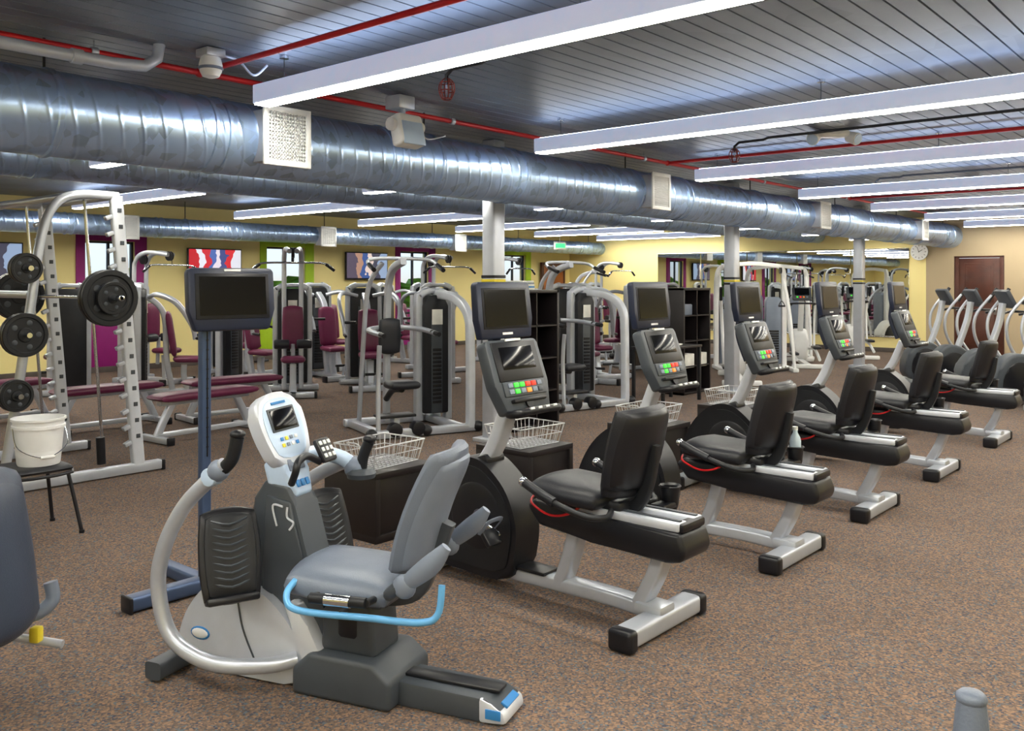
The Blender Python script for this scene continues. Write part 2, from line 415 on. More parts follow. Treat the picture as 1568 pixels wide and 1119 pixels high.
def smoke(loc):
    o=Obj(); o.box((0,0,.0),(.13,.13,.05),silver); o.lathe([(.02,-.14),(.05,-.13),(.065,-.1),(.07,-.06),(.06,-.02),(.05,0)],(0,0,-.01),white)
    o.lathe([(.066,-.09),(.074,-.085),(.074,-.075),(.066,-.07)],(0,0,-.01),mgrey)
    o.tube([(0.06,0,0),(.2,.02,.0),(.3,.0,-.08),(.4,0,0)],.008,pipeg)
    return o.done('smoke_detector',loc)
smoke((2.95,4.95,2.99)); smoke((13.3,3.2,2.99)); smoke((9.8,11,2.99))
o=Obj()
o.box((0,.08,.2),(.16,.16,.1),silver); o.cyl((0,.05,.17),(0,.05,.08),.02,silver)
o.box((0,0,-.02),(.25,.13,.24),white,rot=(D(-14),0,0),bev=.03,seg=3); o.box((0,-.064,-.04),(.21,.02,.18),pale,rot=(D(-14),0,0),bev=.008)
for sx in(-1,1): o.cyl((sx*.12,0.02,.02),(sx*.16,.02,.02),.05,white,bev=.008)
o.tube([(.1,.05,.1),(.2,.1,.05),(.35,.15,-.02),(.6,.2,.04)],.007,pipeg)
o.done('wall_speaker',(4.58,4.96,2.745))
o=Obj(); o.box((0,0,0),(.3,.14,.06),white,bev=.02)
for sx in(-1,1): o.cyl((sx*.15,0,-.02),(sx*.21,-.08,-.06),.05,white,r2=.06,bev=.005); o.cyl((sx*.21,-.08,-.06),(sx*.215,-.088,-.064),.05,pale)
o.done('emergency_light',(8.35,3.2,2.985),D(-50))
o=Obj(); o.box((0,0,0),(.34,.05,.2),white,bev=.01); o.box((0,-.028,0),(.26,.01,.11),greend,bev=.002); o.cyl((0,0,.1),(0,0,.48),.01,white)
o.done('exit_sign',(18.4,14.15,2.53),D(-30))
o=Obj(); o.lathe([(.0001,.02),(.17,.02),(.185,.0),(.185,-.03),(.0001,-.03)][::-1],(0,0,0),white,axis='y',n=32)
o.lathe([(.16,-.022),(.185,-.03),(.19,-.01),(.16,-.012)],(0,0,0),mgrey,axis='y',n=32)
for k in range(12):
    t=k*math.pi/6; o.box((.135*math.sin(t),-.034,.135*math.cos(t)),(.01,.004,.03),black,rot=(0,t,0),bev=0)
o.box((.03,-.036,.02),(.012,.004,.1),black,rot=(0,D(60),0),bev=0); o.box((-.02,-.038,.05),(.008,.004,.13),black,rot=(0,D(-20),0),bev=0)
o.done('wall_clock',(20.97,6.08,2.26),D(-90))

def walltv(a0,a1,z0,z1,m):
    o=Obj(); w=a1-a0;h=z1-z0
    o.box((0,0,0),(w,.05,h),black,bev=.01); o.box((0,-.027,0.01),(w-.05,.006,h-.06),m,bev=0); o.box((0,.05,0),(.3,.08,.3),blackm)
    o.box((0,-.03,-h/2+.012),(.1,.004,.008),mgrey,bev=0)
    return o.done('wall_television',((a0+a1)/2,BY1-.09,(z0+z1)/2))
walltv(4.75,5.95,1.64,2.24,tvB); walltv(8.87,10.03,1.62,2.24,tvA); walltv(12.65,13.87,1.64,2.26,tvB)

# ---------------------------------------------------------------- recumbent bike
def recumbent_bike():
    o=Obj()
    for y,hw in((0,.29),(1.42,.24)):
        o.tube([(-hw,y,.055),(hw,y,.055)],.055,silver,rz=.042,up=(0,0,1),sq=True,smooth=False)
        for sx in(-1,1): o.box((sx*(hw+.015),y,.05),(.07,.125,.098),black,bev=.02,seg=3)
    o.tube([(0,0,.085),(0,.3,.1),(0,.9,.09),(0,1.42,.075)],.05,silver,rz=.035,up=(0,0,1),sq=True)
    o.box((0,.03,.1),(.14,.15,.06),silver,bev=.02)
    o.tube([(0,.10,.1),(0,.02,.25),(0,-.03,.4)],.05,silver,rz=.035,up=(0,1,0),sq=True)
    o.tube([(0,.56,.1),(0,.50,.25),(0,.46,.4)],.05,silver,rz=.035,up=(0,1,0),sq=True)
    o.box((0,.74,.135),(.13,.22,.02),black)
    o.prism([(-.2,.42),(-.17,.50),(.3,.505),(.64,.53),(.7,.49),(.62,.40),(.3,.375),(-.1,.355),(-.18,.37)],.25,black,bev=.022,seg=3)
    for sx in(-1,1): 
        o.box((sx*.07,.12,.518),(.085,.56,.04),silver_l,bev=.01)
        o.box((sx*.07,.12,.54),(.02,.54,.008),dgrey,bev=0)
    o.box((0,-.15,.515),(.2,.06,.04),black,bev=.012)
    o.box((0,.3,.55),(.2,.3,.06),black,bev=.02)
    o.cushion((0,.43,.595),.43,.44,.10,vinyl,rot=(D(93),0,0),k=.45,curv=-.012)
    o.box((0,.42,.555),(.34,.36,.03),dgrey,bev=.012)
    o.cushion((0,.10,.82),.42,.42,.085,vinyl,rot=(D(14),0,0),curv=.05,k=.4,taper=.03)
    o.cushion((0,.065,.82),.39,.39,.06,black,rot=(D(14),0,0),curv=.055,k=.4)
    o.cushion((0,.15,.68),.34,.18,.08,vinyl,rot=(D(8),0,0),curv=.05,k=.4)
    o.tube([(0,.24,.53),(0,.12,.56),(0,.06,.68),(0,.03,.85)],.03,blackm,rz=.02,up=(1,0,0),sq=True)
    for sx in(-1,1):
        o.tube([(sx*.1,.2,.535),(sx*.2,.16,.53),(sx*.28,.22,.54),(sx*.3,.38,.58),(sx*.3,.5,.625)],.015,blackm)
        o.tube([(sx*.3,.38,.583),(sx*.3,.47,.613),(sx*.3,.56,.65)],.022,vinyl); o.sph((sx*.3,.565,.652),.024,steel)
    o.lathe([(.035,.0),(.042,.02),(.048,.1),(.055,.105),(.05,.11),(.04,.1),(.035,.02),(.001,.02)],(.26,.1,.5),black)
    o.box((.2,.1,.52),(.12,.08,.03),black)
    o.tube([(-.1,.66,.54),(-.17,.62,.52),(-.19,.5,.485),(-.17,.4,.5),(-.12,.34,.55)],.006,redp,n=6)
    pts=[(.86,.07),(.80,.2),(.79,.36),(.85,.51),(.95,.61),(1.06,.665),(1.2,.65),(1.34,.54),(1.44,.38),(1.48,.22),(1.44,.09),(1.15,.06)]
    o.prism(pts,.19,black,bev=.03,k=4,seg=3)
    o.prism([(.9+(y-.9)*.9+.02,.36+(z-.36)*.86) for y,z in pts],.205,blackm,bev=.01,k=4)
    for sx in(-1,1):
        o.lathe([(.16,-.004),(.175,0),(.16,.006)] if sx>0 else [(.16,-.006),(.175,0),(.16,.004)],(sx*.104,1.06,.37),black,axis='x',n=32)
    o.cyl((-.17,1.0,.37),(.17,1.0,.37),.022,steel); o.cyl((-.12,1.0,.37),(-.135,1.0,.37),.05,steel)
    for sx,q in((-1,D(200)),(1,D(20))):
        c,s_=math.cos(q)*.16,math.sin(q)*.16
        o.tube([(sx*.15,1.0,.37),(sx*.155,1.0+c,.37+s_)],.018,steel,rz=.01,up=(1,0,0),smooth=False)
        px,py,pz=sx*.215,1.0+c,.37+s_
        o.cyl((sx*.15,py,pz),(px,py,pz),.01,steel)
        o.box((px,py,pz),(.1,.09,.03),black,rot=(D(50),0,0),bev=.01)
        o.tube([(px-.05,py+.03,pz+.02),(px-.05,py-.03,pz+.09),(px+.05,py-.03,pz+.09),(px+.05,py+.03,pz+.02)],.012,mgrey,rz=.004,n=8)
    o.tube([(-.107,1.36,.30),(-.107,1.33,.24),(-.107,1.30,.30),(-.107,1.27,.25),(-.107,1.22,.28),(-.107,1.19,.24),(-.107,1.14,.27),(-.107,1.1,.24)],.006,silver_l,rz=.003,up=(1,0,0),n=6)
    o.tube([(0,1.12,.58),(0,1.0,.74),(0,.9,.97)],.05,silver_l,rz=.035,up=(0,1,0),sq=True)
    o.box((0,1.08,.64),(.15,.16,.06),black,rot=(D(-20),0,0),bev=.02)
    o.M=T(0,.87,1.11)@R(D(-20),'X')
    o.prism([(-.17,-.2),(.17,-.2),(.215,-.05),(.21,.17),(.19,.19),(-.19,.19),(-.21,.17),(-.215,-.05)],.075,dgrey,axis='y',bev=.016)
    o.box((0,-.038,.07),(.35,.012,.21),black,bev=.012); o.box((0,-.045,.085),(.26,.006,.12),scr,bev=.004)
    o.box((0,-.04,-.075),(.33,.012,.08),dgrey,bev=.01)
    for i in range(6):
        for j in range(2):
            m=[[mgrey,green,green,red,red,mgrey],[mgrey,green,mgrey,orange,mgrey,dgrey]][j][i]
            o.box((-.115+i*.046,-.048,-.058-j*.033),(.036,.008,.025),m,bev=.003)
    o.box((0,-.045,.182),(.12,.008,.012),white,bev=0)
    o.box((0,-.05,-.14),(.26,.03,.02),black,bev=.008); o.lathe([(.001,0),(.028,0),(.028,-.012),(.001,-.012)][::-1],(0,-.04,-.155),blackm,axis='y')
    o.tube([(-.12,0,-.18),(-.16,-.03,-.2),(-.16,-.09,-.21),(-.08,-.11,-.21),(.08,-.11,-.21),(.16,-.09,-.21),(.16,-.03,-.2),(.12,0,-.18)],.02,black)
    for i in range(4): o.box((-.09+i*.06,-.128,-.2),(.03,.012,.012),white,bev=.002)
    o.M=Matrix()
    o.tube([(0,.95,1.0),(0,1.02,1.2),(0,1.0,1.4)],.035,navy,rz=.02,up=(0,1,0),sq=True)
    o.M=T(0,.96,1.45)@R(D(-6),'X')
    o.prism([(-.2,-.15),(.2,-.15),(.213,-.05),(.213,.13),(.2,.148),(-.2,.148),(-.213,.13),(-.213,-.05)],.045,navy,axis='y',bev=.01)
    o.box((0,-.022,.008),(.36,.008,.215),black,bev=.006); o.box((0,-.026,.01),(.33,.004,.19),scr,bev=0)
    o.box((0,-.024,-.125),(.08,.004,.012),white,bev=0); o.box((0,.04,0),(.14,.05,.14),black,bev=.015)
    o.M=Matrix()
    return o
bk=recumbent_bike().done('recumbent_exercise_bike',(3.56,2.16,0))
for a in (4.95,6.33,7.93,9.85): inst(bk,(a,2.12,0))

o=Obj(); o.lathe([(.001,0),(.033,.003),(.034,.12),(.03,.14),(.014,.17),(.014,.19),(.001,.19)],(0,0,0),mat('bottle_plastic',(200,220,235),.15,0,.05)); o.cyl((0,0,.185),(0,0,.205),.016,white)
o.done('water_bottle',(4.95+.26,2.22,.522))

# ---------------------------------------------------------------- foreground recumbent cross trainer
def cross_trainer():
    o=Obj()
    o.prism([(-.0,.0),(-.0,.06),(.06,.09),(.55,.095),(.55,0)],.18,dgrey,bev=.012)
    o.box((0,.27,.098),(.07,.48,.012),black,bev=.004)
    o.prism([(-.02,.01),(-.01,.05),(.04,.078),(.09,.094),(.09,.0)],.19,silver_l,bev=.014)
    o.box((-.097,.03,.042),(.006,.06,.035),blue,bev=.002); o.box((0,.003,.064),(.11,.03,.01),blue,rot=(D(28),0,0),bev=.002)
    o.box((0,.95,.07),(.12,1.0,.08),dgrey,bev=.02)
    o.prism([(.42,.0),(.42,.11),(.5,.17),(.78,.17),(.86,.1),(.86,0)],.32,dgrey,bev=.02,seg=3)
    o.prism([(.52,.16),(.535,.32),(.55,.37),(.74,.37),(.75,.32),(.77,.16)],.2,dgrey,bev=.02,seg=3)
    o.box((0,.64,.27),(.21,.1,.1),black,bev=.02)
    o.prism([(.70,.08),(.76,.3),(.84,.5),(.90,.70),(.93,.78),(1.05,.80),(1.11,.72),(1.12,.5),(1.2,.3),(1.3,.1)],.15,dgrey,bev=.018,k=0,seg=3)
    o.prism([(.80,.34),(.86,.5),(.92,.72),(1.04,.74),(1.05,.5),(1.06,.34)],.17,dgrey,bev=.01)
    o.tube([(-.088,.95,.70),(-.088,1.0,.70),(-.088,.98,.62)],.005,silver_l,rz=.003,up=(1,0,0),n=6); o.tube([(-.088,.93,.7),(-.088,.93,.66),(-.088,.9,.64),(-.088,.92,.61)],.005,silver_l,rz=.003,up=(1,0,0),n=6)
    fp=[(.80,.02),(.84,.16),(.93,.28),(1.05,.36),(1.2,.385),(1.32,.34),(1.42,.22),(1.46,.08),(1.42,.02)]
    o.prism(fp,.24,silver_l,bev=.035,k=4,seg=4)
    o.tube([(-.122,1.15,.33),(-.124,1.12,.2),(-.122,1.05,.06)],.004,dgrey,n=5)
    o.sph((-.121,1.34,.15),(.006,.05,.028),blue); o.sph((-.124,1.34,.15),(.006,.042,.021),white)
    o.prism([(.70,.01),(.71,.1),(.80,.26),(.87,.34),(.92,.33),(.86,.2),(.78,.08),(.78,.01)],.27,silver_l,bev=.015)
    o.M=T(0,.98,.79)@R(D(-24),'X')
    o.prism([(-.06,-.08),(.06,-.08),(.075,.02),(.08,.1),(-.08,.1),(-.075,.02)],.1,pale,axis='y',bev=.02,seg=3)
    o.box((0,-.052,.05),(.1,.01,.05),mgrey,bev=.01); 
    for i in range(3): o.box((-.03+i*.03,-.055,-.03),(.022,.008,.03),blue,bev=.005)
    o.M=Matrix()
    o.M=T(0,1.03,.985)@R(D(-22),'X')@R(D(-8),'Z')@Matrix.Diagonal((.78,.9,.86,1))
    o.prism([(-.09,-.17),(.09,-.17),(.14,-.08),(.16,.05),(.14,.14),(.06,.18),(-.06,.18),(-.14,.14),(-.16,.05),(-.14,-.08)],.07,silver_l,axis='y',bev=.02,k=3,seg=3)
    o.prism([(-.075,-.13),(.075,-.13),(.12,-.06),(.13,.05),(.11,.12),(.05,.15),(-.05,.15),(-.11,.12),(-.13,.05),(-.12,-.06)],.076,pale,axis='y',bev=.004,k=3)
    o.box((0,-.038,.05),(.19,.01,.115),dgrey,bev=.008); o.box((0,-.043,.05),(.165,.006,.095),scr,bev=.003)
    o.box((0,-.039,.13),(.1,.006,.012),blue,bev=0)
    for i in range(4):
        for j in range(2): o.box((-.05+i*.033,-.04,-.045-j*.03),(.02,.006,.018),[blue,yellow,mgrey,white][(i+j)%4],bev=.004)
    o.M=Matrix()
    o.M=T(.1,.88,.9)@R(D(-30),'X')
    o.box((0,0,0),(.095,.025,.105),black,bev=.012)
    for i in range(3):
        for j in range(3): o.box((-.028+i*.028,-.014,.03-j*.028),(.018,.006,.018),white,bev=.004)
    o.M=Matrix()
    o.tube([(.06,.88,.86),(-.04,.87,.90),(-.11,.86,.89),(-.13,.86,.85),(-.1,.9,.8)],.015,black)
    o.tube([(-.12,.86,.12),(-.2,.95,.11),(-.28,1.14,.12),(-.3,1.32,.2),(-.3,1.39,.38),(-.3,1.36,.55),(-.3,1.26,.72),(-.3,1.12,.85),(-.3,1.06,.9)],.030,silver,n=14,k=8)
    o.tube([(-.3,1.10,.86),(-.3,1.03,.92),(-.3,1.0,1.01)],.026,blackm,n=12); o.sph((-.3,1.0,1.02),(.03,.03,.018),black)
    o.sph((-.3,1.09,.875),.043,mgrey); o.cyl((-.33,1.12,.85),(-.27,1.12,.85),.035,pale,bev=.006)
    o.tube([(.12,1.3,.12),(.26,1.38,.3),(.3,1.3,.5),(.3,1.12,.7),(.3,.94,.80),(.3,.88,.81)],.03,silver,n=12)
    o.tube([(.04,1.0,.84),(.16,.98,.87),(.26,.92,.84),(.3,.87,.8)],.032,pale,n=12)
    o.sph((.3,.86,.79),.05,mgrey); o.lathe([(.001,-.02),(.06,-.02),(.065,0),(.05,.02),(.001,.02)],(.3,.83,.77),dgrey,axis='z')
    o.tube([(.3,.83,.77),(.3,.82,.84),(.3,.79,.91)],.024,blackm,n=12); o.sph((.3,.788,.92),(.03,.03,.018),black)
    for sx,py,pz,yaw in((-1,1.10,.53,-38),(1,.96,.52,-10)):
        o.tube([(sx*.07,py+.08,pz-.2),(sx*.2,py+.07,pz-.1)],.025,dgrey)
        o.M=T(sx*.23,py,pz)@R(D(yaw),'Z')@R(D(-16),'X')
        o.cushion((0,0,0),.24,.37,.05,black,k=.45,curv=-.02)
        o.cushion((0,-.012,.0),.20,.33,.04,blackm,k=.45,curv=-.02)
        for i in range(10): o.tube([(-.07,-.036,-.10+i*.026),(0,-.034,-.12+i*.026),(.07,-.036,-.10+i*.026)],.005,dgrey,n=5,k=3)
        o.prism([(-.1,-.18),(.1,-.18),(.1,-.15),(-.1,-.15)],.07,black,axis='y',x=-.02,bev=.01)
        o.M=Matrix()
    o.M=T(0,.62,0)@R(D(9),'Z')@T(0,-.62,0)
    o.box((0,.62,.385),(.26,.28,.05),blackm,bev=.02)
    o.cushion((0,.66,.455),.46,.46,.11,vinylg,rot=(D(94),0,0),k=.4,curv=-.02)
    o.cushion((0,.66,.42),.44,.44,.07,dgrey,rot=(D(94),0,0),k=.4)
    o.cushion((0,.33,.735),.42,.52,.08,vinylg,rot=(D(20),0,0),k=.42,curv=.05,vc=-.02,taper=-.06)
    o.cushion((0,.31,.72),.39,.47,.06,mgrey,rot=(D(20),0,0),k=.42,curv=.05,vc=-.02,taper=-.06)
    o.tube([(0,.55,.38),(0,.42,.41),(0,.36,.53),(0,.3,.68)],.05,dgrey,rz=.03,up=(1,0,0),sq=True)
    for sx in(-1,1):
        o.tube([(sx*.18,.44,.44),(sx*.25,.42,.47),(sx*.265,.37,.51)],.024,dgrey)
        o.sph((sx*.265,.36,.505),(.028,.045,.045),mgrey)
        o.tube([(sx*.265,.37,.50),(sx*.27,.31,.55),(sx*.27,.25,.60),(sx*.27,.20,.66)],[.024,.036,.038,.02],mgrey,rz=.017,up=(1,0,0))
    o.tube([(-.2,.82,.47),(-.25,.83,.44),(-.28,.80,.40),(-.29,.7,.39),(-.29,.5,.39),(-.29,.30,.39),(-.28,.23,.42),(-.26,.22,.52)],.013,ltblue,n=10)
    o.tube([(-.28,.72,.44),(-.285,.5,.44)],.02,blackm); o.tube([(-.28,.66,.44),(-.285,.56,.44)],.023,steel)
    o.tube([(-.1,.7,.41),(-.28,.72,.44)],.014,blackm); o.tube([(-.1,.5,.41),(-.285,.5,.44)],.014,blackm)
    o.tube([(-.1,.6,.40),(-.29,.6,.391)],.012,blackm)
    o.M=Matrix()
    o.tube([(-.3,1.42,.05),(.3,1.42,.05)],.04,dgrey,rz=.035,up=(0,0,1),sq=True,smooth=False)
    return o
cross_trainer().done('recumbent_cross_trainer',(2.50,2.15,0),D(18))

# tall-backed seated machine at the left edge of view
o=Obj()
o.cushion((0,0,.63),.42,.62,.11,vinylb,rot=(D(-8),0,0),curv=.04,k=.4,taper=-.03)
o.cushion((0,-.03,.62),.38,.56,.07,vinylb,rot=(D(-8),0,0),curv=.04,k=.4,taper=-.03)
o.cushion((0,.28,.44),.42,.42,.10,vinylb,rot=(D(88),0,0),k=.4)
o.box((0,.2,.36),(.24,.4,.05),blackm,bev=.015)
o.tube([(0,.25,.34),(0,.25,.2),(0,.25,.06)],.06,dgrey,sq=True,up=(0,1,0))
o.box((0,.66,.05),(.16,.98,.09),dgrey,bev=.02); o.box((0,.2,.045),(.4,.1,.085),silver,bev=.02); o.box((0,1.1,.045),(.5,.1,.085),silver,bev=.02)
for sx in(-1,1):
    o.tube([(sx*.12,.1,.36),(sx*.22,.02,.34),(sx*.27,-.03,.38),(sx*.275,-.02,.45)],.026,mgrey)
    o.tube([(sx*.14,.16,.30),(sx*.24,.02,.24),(sx*.26,-.08,.22)],.016,silver)
    o.box((sx*.22,.0,.27),(.04,.04,.06),yellow,bev=.01)
o.tube([(0,.95,.08),(0,.9,.5),(0,.8,1.0)],.045,silver,sq=True,rz=.035,up=(0,1,0))
o.box((0,.76,1.05),(.3,.06,.24),dgrey,rot=(D(-20),0,0),bev=.02); o.box((0,.725,1.06),(.22,.01,.14),scr,rot=(D(-20),0,0),bev=.004)
o.done('seated_rowing_trainer',(1.215,3.44,0),D(34))

o=Obj()
o.tube([(-.40,0,.045),(.4,0,.045)],.045,poleb,rz=.035,up=(0,0,1),sq=True,smooth=False)
for sx in(-.41,.41): o.box((sx,0,.042),(.02,.1,.08),black,bev=.008)
o.tube([(0,-.05,.045),(0,.45,.045)],.04,poleb,rz=.032,up=(0,0,1),sq=True,smooth=False)
o.tube([(0,0,.05),(0,0,1.42)],.026,poleb,sq=True,rz=.026,up=(0,1,0),smooth=False)
o.tube([(0,-.0275,.7),(0,-.0275,1.38)],.004,black,smooth=False,n=6)
for i in range(12): o.cyl((0,-.029,.75+i*.05),(0,-.024,.75+i*.05),.007,black,n=8)
o.tube([(0,0,1.38),(.05,0,1.45),(.1,-.03,1.5)],.025,navy)
o.M=T(.115,-.06,1.51)@R(D(-8),'Z')@R(D(-5),'X')
o.prism([(-.2,-.165),(.2,-.165),(.235,-.06),(.235,.14),(.22,.16),(-.22,.16),(-.235,.14),(-.235,-.06)],.06,navy,axis='y',bev=.014)
o.box((0,-.03,.012),(.40,.01,.235),black,bev=.006); o.box((0,-.035,.014),(.36,.004,.2),scr,bev=0); o.box((0,-.033,.147),(.09,.004,.012),white,bev=0)
o.M=Matrix()
o.done('television_stand',(2.48,4.22,0))

# ---------------------------------------------------------------- smith machine
def plate(o,c,r):
    o.lathe([(.025,-.018),(r*.3,-.018),(r*.34,-.01),(r*.78,-.01),(r*.82,-.02),(r*.97,-.02),(r,-.014),(r,.014),(r*.97,.02),(r*.82,.02),(r*.78,.01),(r*.34,.01),(r*.3,.018),(.025,.018)],c,blackm,axis='y',n=32)
    for q in(-.0115,.0115):
        for k in range(5):
            t=k*2*math.pi/5
            o.sph((c[0]+.57*r*math.cos(t),c[1]+q,c[2]+.57*r*math.sin(t)),(r*.13,.004,r*.13),dgrey,n=8)
def smith():
    o=Obj()
    for y in(0,1.4):
        o.box((.55,y,.05),(1.4,.07,.08),silver,bev=.012)
        for xx in(-.16,1.26): o.box((xx,y,.045),(.03,.085,.09),black,bev=.01)
        o.tube([(1.05,y,.08),(.86,y,2.3)],.05,silver_l,rz=.035,up=(0,1,0),sq=True,smooth=False)
        for i in range(15):
            t=.08+i*.06; xx=1.05-.19*t; zz=.08+2.22*t
            o.box((xx-.075,y,zz),(.06,.05,.035),silver,rot=(0,D(-25),0),bev=.008)
            o.box((xx,y-.037,zz+.06),(.035,.006,.035),dgrey,bev=.006); o.box((xx,y+.037,zz+.06),(.035,.006,.035),dgrey,bev=.006)
        o.tube([(.0,y,.06),(.1,y,.7),(.2,y,1.4),(.28,y,1.95),(.38,y,2.2),(.55,y,2.29),(.88,y,2.3)],.036,silver,n=12)
        o.cyl((.82,y+(.12 if y==0 else -.12),.1),(.66,y+(.12 if y==0 else -.12),2.27),.013,steel,n=10)
        dy=-1 if y==0 else 1
        for xx,zz,rr in((.13,1.70,.115),(.12,1.2,.165),(.06,.75,.12)):
            o.cyl((xx,y,zz),(xx,y+dy*.2,zz),.02,steel)
            for q in range(2): plate(o,(xx,y+dy*(.07+.04*q),zz),rr)
    for xx,zz in((.86,2.3),(.5,2.28),(-.1,.05),(.2,1.5)): o.tube([(xx,0,zz),(xx,1.4,zz)],.03,silver,n=12,smooth=False)
    bx,bz=.71,1.47
    o.cyl((bx,-.42,bz),(bx,1.82,bz),.014,steel); 
    for y0,y1 in((-.42,-.1),(1.5,1.82)): o.cyl((bx,y0,bz),(bx,y1,bz),.025,steel,bev=.004)
    for y in(.12,1.28): o.box((bx,y,bz),(.09,.07,.12),blackm,bev=.015)
    for y in(-.17,-.22,1.57,1.62): plate(o,(bx,y,bz),.225)
    plate(o,(bx,-.27,bz),.13)
    for y in(.12,1.28): o.cyl((.8,y,.1),(.79,y,.32),.035,black)
    return o
smith().done('smith_machine',(2.6,7.25,0))

o=Obj()
o.cushion((0,0,.42),.42,.4,.05,vinyl,rot=(D(90),0,0),k=.3)
o.tube([(-.19,-.18,.39),(.19,-.18,.39),(.19,.18,.39),(-.19,.18,.39)],.01,black,closed=True,k=3)
for sx in(-1,1):
    for sy in(-1,1): o.tube([(sx*.17,sy*.16,.39),(sx*.2,sy*.19,.2),(sx*.23,sy*.22,.008)],.012,black); o.cyl((sx*.23,sy*.22,0),(sx*.23,sy*.22,.02),.017,black)
o.done('padded_stool',(2.32,6.02,0))
o=Obj()
o.lathe([(.001,0),(.12,0),(.125,.01),(.145,.23),(.155,.232),(.155,.25),(.147,.252),(.15,.28),(.16,.282),(.16,.295),(.148,.295),(.13,.06),(.001,.05)],(0,0,0),white,n=36)
o.tube([(-.155,0,.24),(-.15,-.08,.12),(-.02,-.158,.06),(.14,-.08,.12),(.155,0,.24)],.003,steel,n=6); o.cyl((-.05,-.156,.063),(.03,-.16,.063),.01,white)
o.done('plastic_bucket',(2.36,5.98,.445))

def bench():
    o=Obj()
    o.cushion((0,0,.44),1.2,.3,.09,maroon,rot=(D(90),0,0),k=.15)
    o.box((0,0,.385),(1.05,.09,.05),silver,bev=.012)
    for sx in(-1,1):
        o.tube([(sx*.38,0,.38),(sx*.48,0,.2),(sx*.55,0,.05)],.035,silver,rz=.03,up=(0,1,0),sq=True)
        o.box((sx*.56,0,.04),(.07,.5,.06),silver,bev=.012)
        for sy in(-1,1): o.box((sx*.56,sy*.26,.04),(.08,.03,.08),black,bev=.01)
    o.box((0,0,.07),(1.1,.06,.05),silver,bev=.01)
    return o
bn=bench().done('flat_weight_bench',(5.0,8.5,0),D(4)); inst(bn,(4.55,9.7,0),D(2)); inst(bn,(5.9,9.4,0),D(-6)); inst(bn,(3.9,11.0,0),D(8))

def cube_table():
    o=Obj(); w=.5
    o.box((0,0,.41),(w,w,.04),wood,bev=.004)
    o.box((0,0,.025),(w,w,.05),wood,bev=.004)
    for sx in(-1,1): o.box((sx*(w/2-.02),0,.22),(.04,w,.36),wood,bev=.003)
    o.box((0,w/2-.02,.22),(w-.06,.03,.36),wood,bev=.003); o.box((0,-w/2+.03,.22),(w-.08,.02,.36),wood,bev=.003)
    return o
def basket():
    o=Obj(); W,Dp,h=.40,.30,.14
    def loop(z,g,r): o.tube([(-W/2-g,-Dp/2-g,z),(W/2+g,-Dp/2-g,z),(W/2+g,Dp/2+g,z),(-W/2-g,Dp/2+g,z)],r,wire,n=6,smooth=False,closed=True)
    loop(h,.03,.005); loop(h*.55,.015,.003); loop(.005,0,.003)
    n=11
    for i in range(n+1):
        x=-W/2+W*i/n; o.tube([(x*1.15,-Dp/2-.03,h),(x,-Dp/2,.004),(x,Dp/2,.004),(x*1.15,Dp/2+.03,h)],.0024,wire,n=5,smooth=False)
    for i in range(8):
        y=-Dp/2+Dp*i/7; o.tube([(-W/2-.03,y*1.15,h),(-W/2,y,.004),(W/2,y,.004),(W/2+.03,y*1.15,h)],.0024,wire,n=5,smooth=False)
    o.tube([(-W/2-.03,-.05,h),(-W/2-.05,-.04,h+.02),(-W/2-.05,.04,h+.02),(-W/2-.03,.05,h)],.005,wire,n=6)
    return o
tb_=cube_table().done('cube_side_table',(3.84,4.42,0)); bs=basket().done('wire_basket',(3.84,4.42,.432),D(5))
for a,b in((4.98,4.15),(6.42,4.0),(7.9,3.98)):
    inst(tb_,(a,b,0)); inst(bs,(a,b,.432),D(random.uniform(-8,8)))

def shelf(nx,nz):
    o=Obj(); c=.345;t=.035; W=nx*c+(nx+1)*.02+.03; Hh=nz*c+(nz+1)*.02+.03; dp=.39
    for sx in(-1,1): o.box((sx*(W/2-t/2),0,Hh/2),(t,dp,Hh),wood,bev=.003)
    for zz in(t/2,Hh-t/2): o.box((0,0,zz),(W,dp,t),wood,bev=.003)
    for i in range(1,nx): o.box((-W/2+t+i*(W-2*t)/nx,0,Hh/2),(.018,dp-.01,Hh-t),wood,bev=0)
    for i in range(1,nz): o.box((0,0,t+i*(Hh-2*t)/nz),(W-t,dp-.01,.018),wood,bev=0)
    o.box((0,dp/2-.006,Hh/2),(W-.02,.008,Hh-.02),wood,bev=0)
    return o,W,Hh
o,W,Hh=shelf(2,4)
for i in range(5): o.box((-.1+i*.003,0,Hh+.012+i*.02),(.3,.24,.018),[paper,blue,paper,mgrey,paper][i],rot=(0,0,D(i*4)),bev=.002)
o.done('cube_bookshelf',(7.6,6.35,0))
o,W,Hh=shelf(2,4)
for i in range(2): o.box((-.18+.37*i,-.02,.47),(.28,.3,.2),paper,bev=.01)
o.cyl((.2,0,.78),(.2,0,.95),.05,white); o.box((-.18,0,1.2),(.25,.3,.16),mgrey,bev=.02)
o.done('cube_bookshelf',(11.5,6.55,0))
o=Obj()
o.box((0,0,.735),(1.0,.5,.03),wood,bev=.004)
for sx in(-1,1):
    for sy in(-1,1): o.box((sx*.47,sy*.22,.36),(.04,.04,.72),blackm,bev=.004)
o.box((0,.2,.6),(.95,.02,.2),wood,bev=.003); o.box((.1,0,.758),(.3,.22,.015),paper,rot=(0,0,.2),bev=0); o.box((-.3,0,.77),(.2,.15,.04),white,bev=.006)
o.done('writing_desk',(10.4,6.2,0))

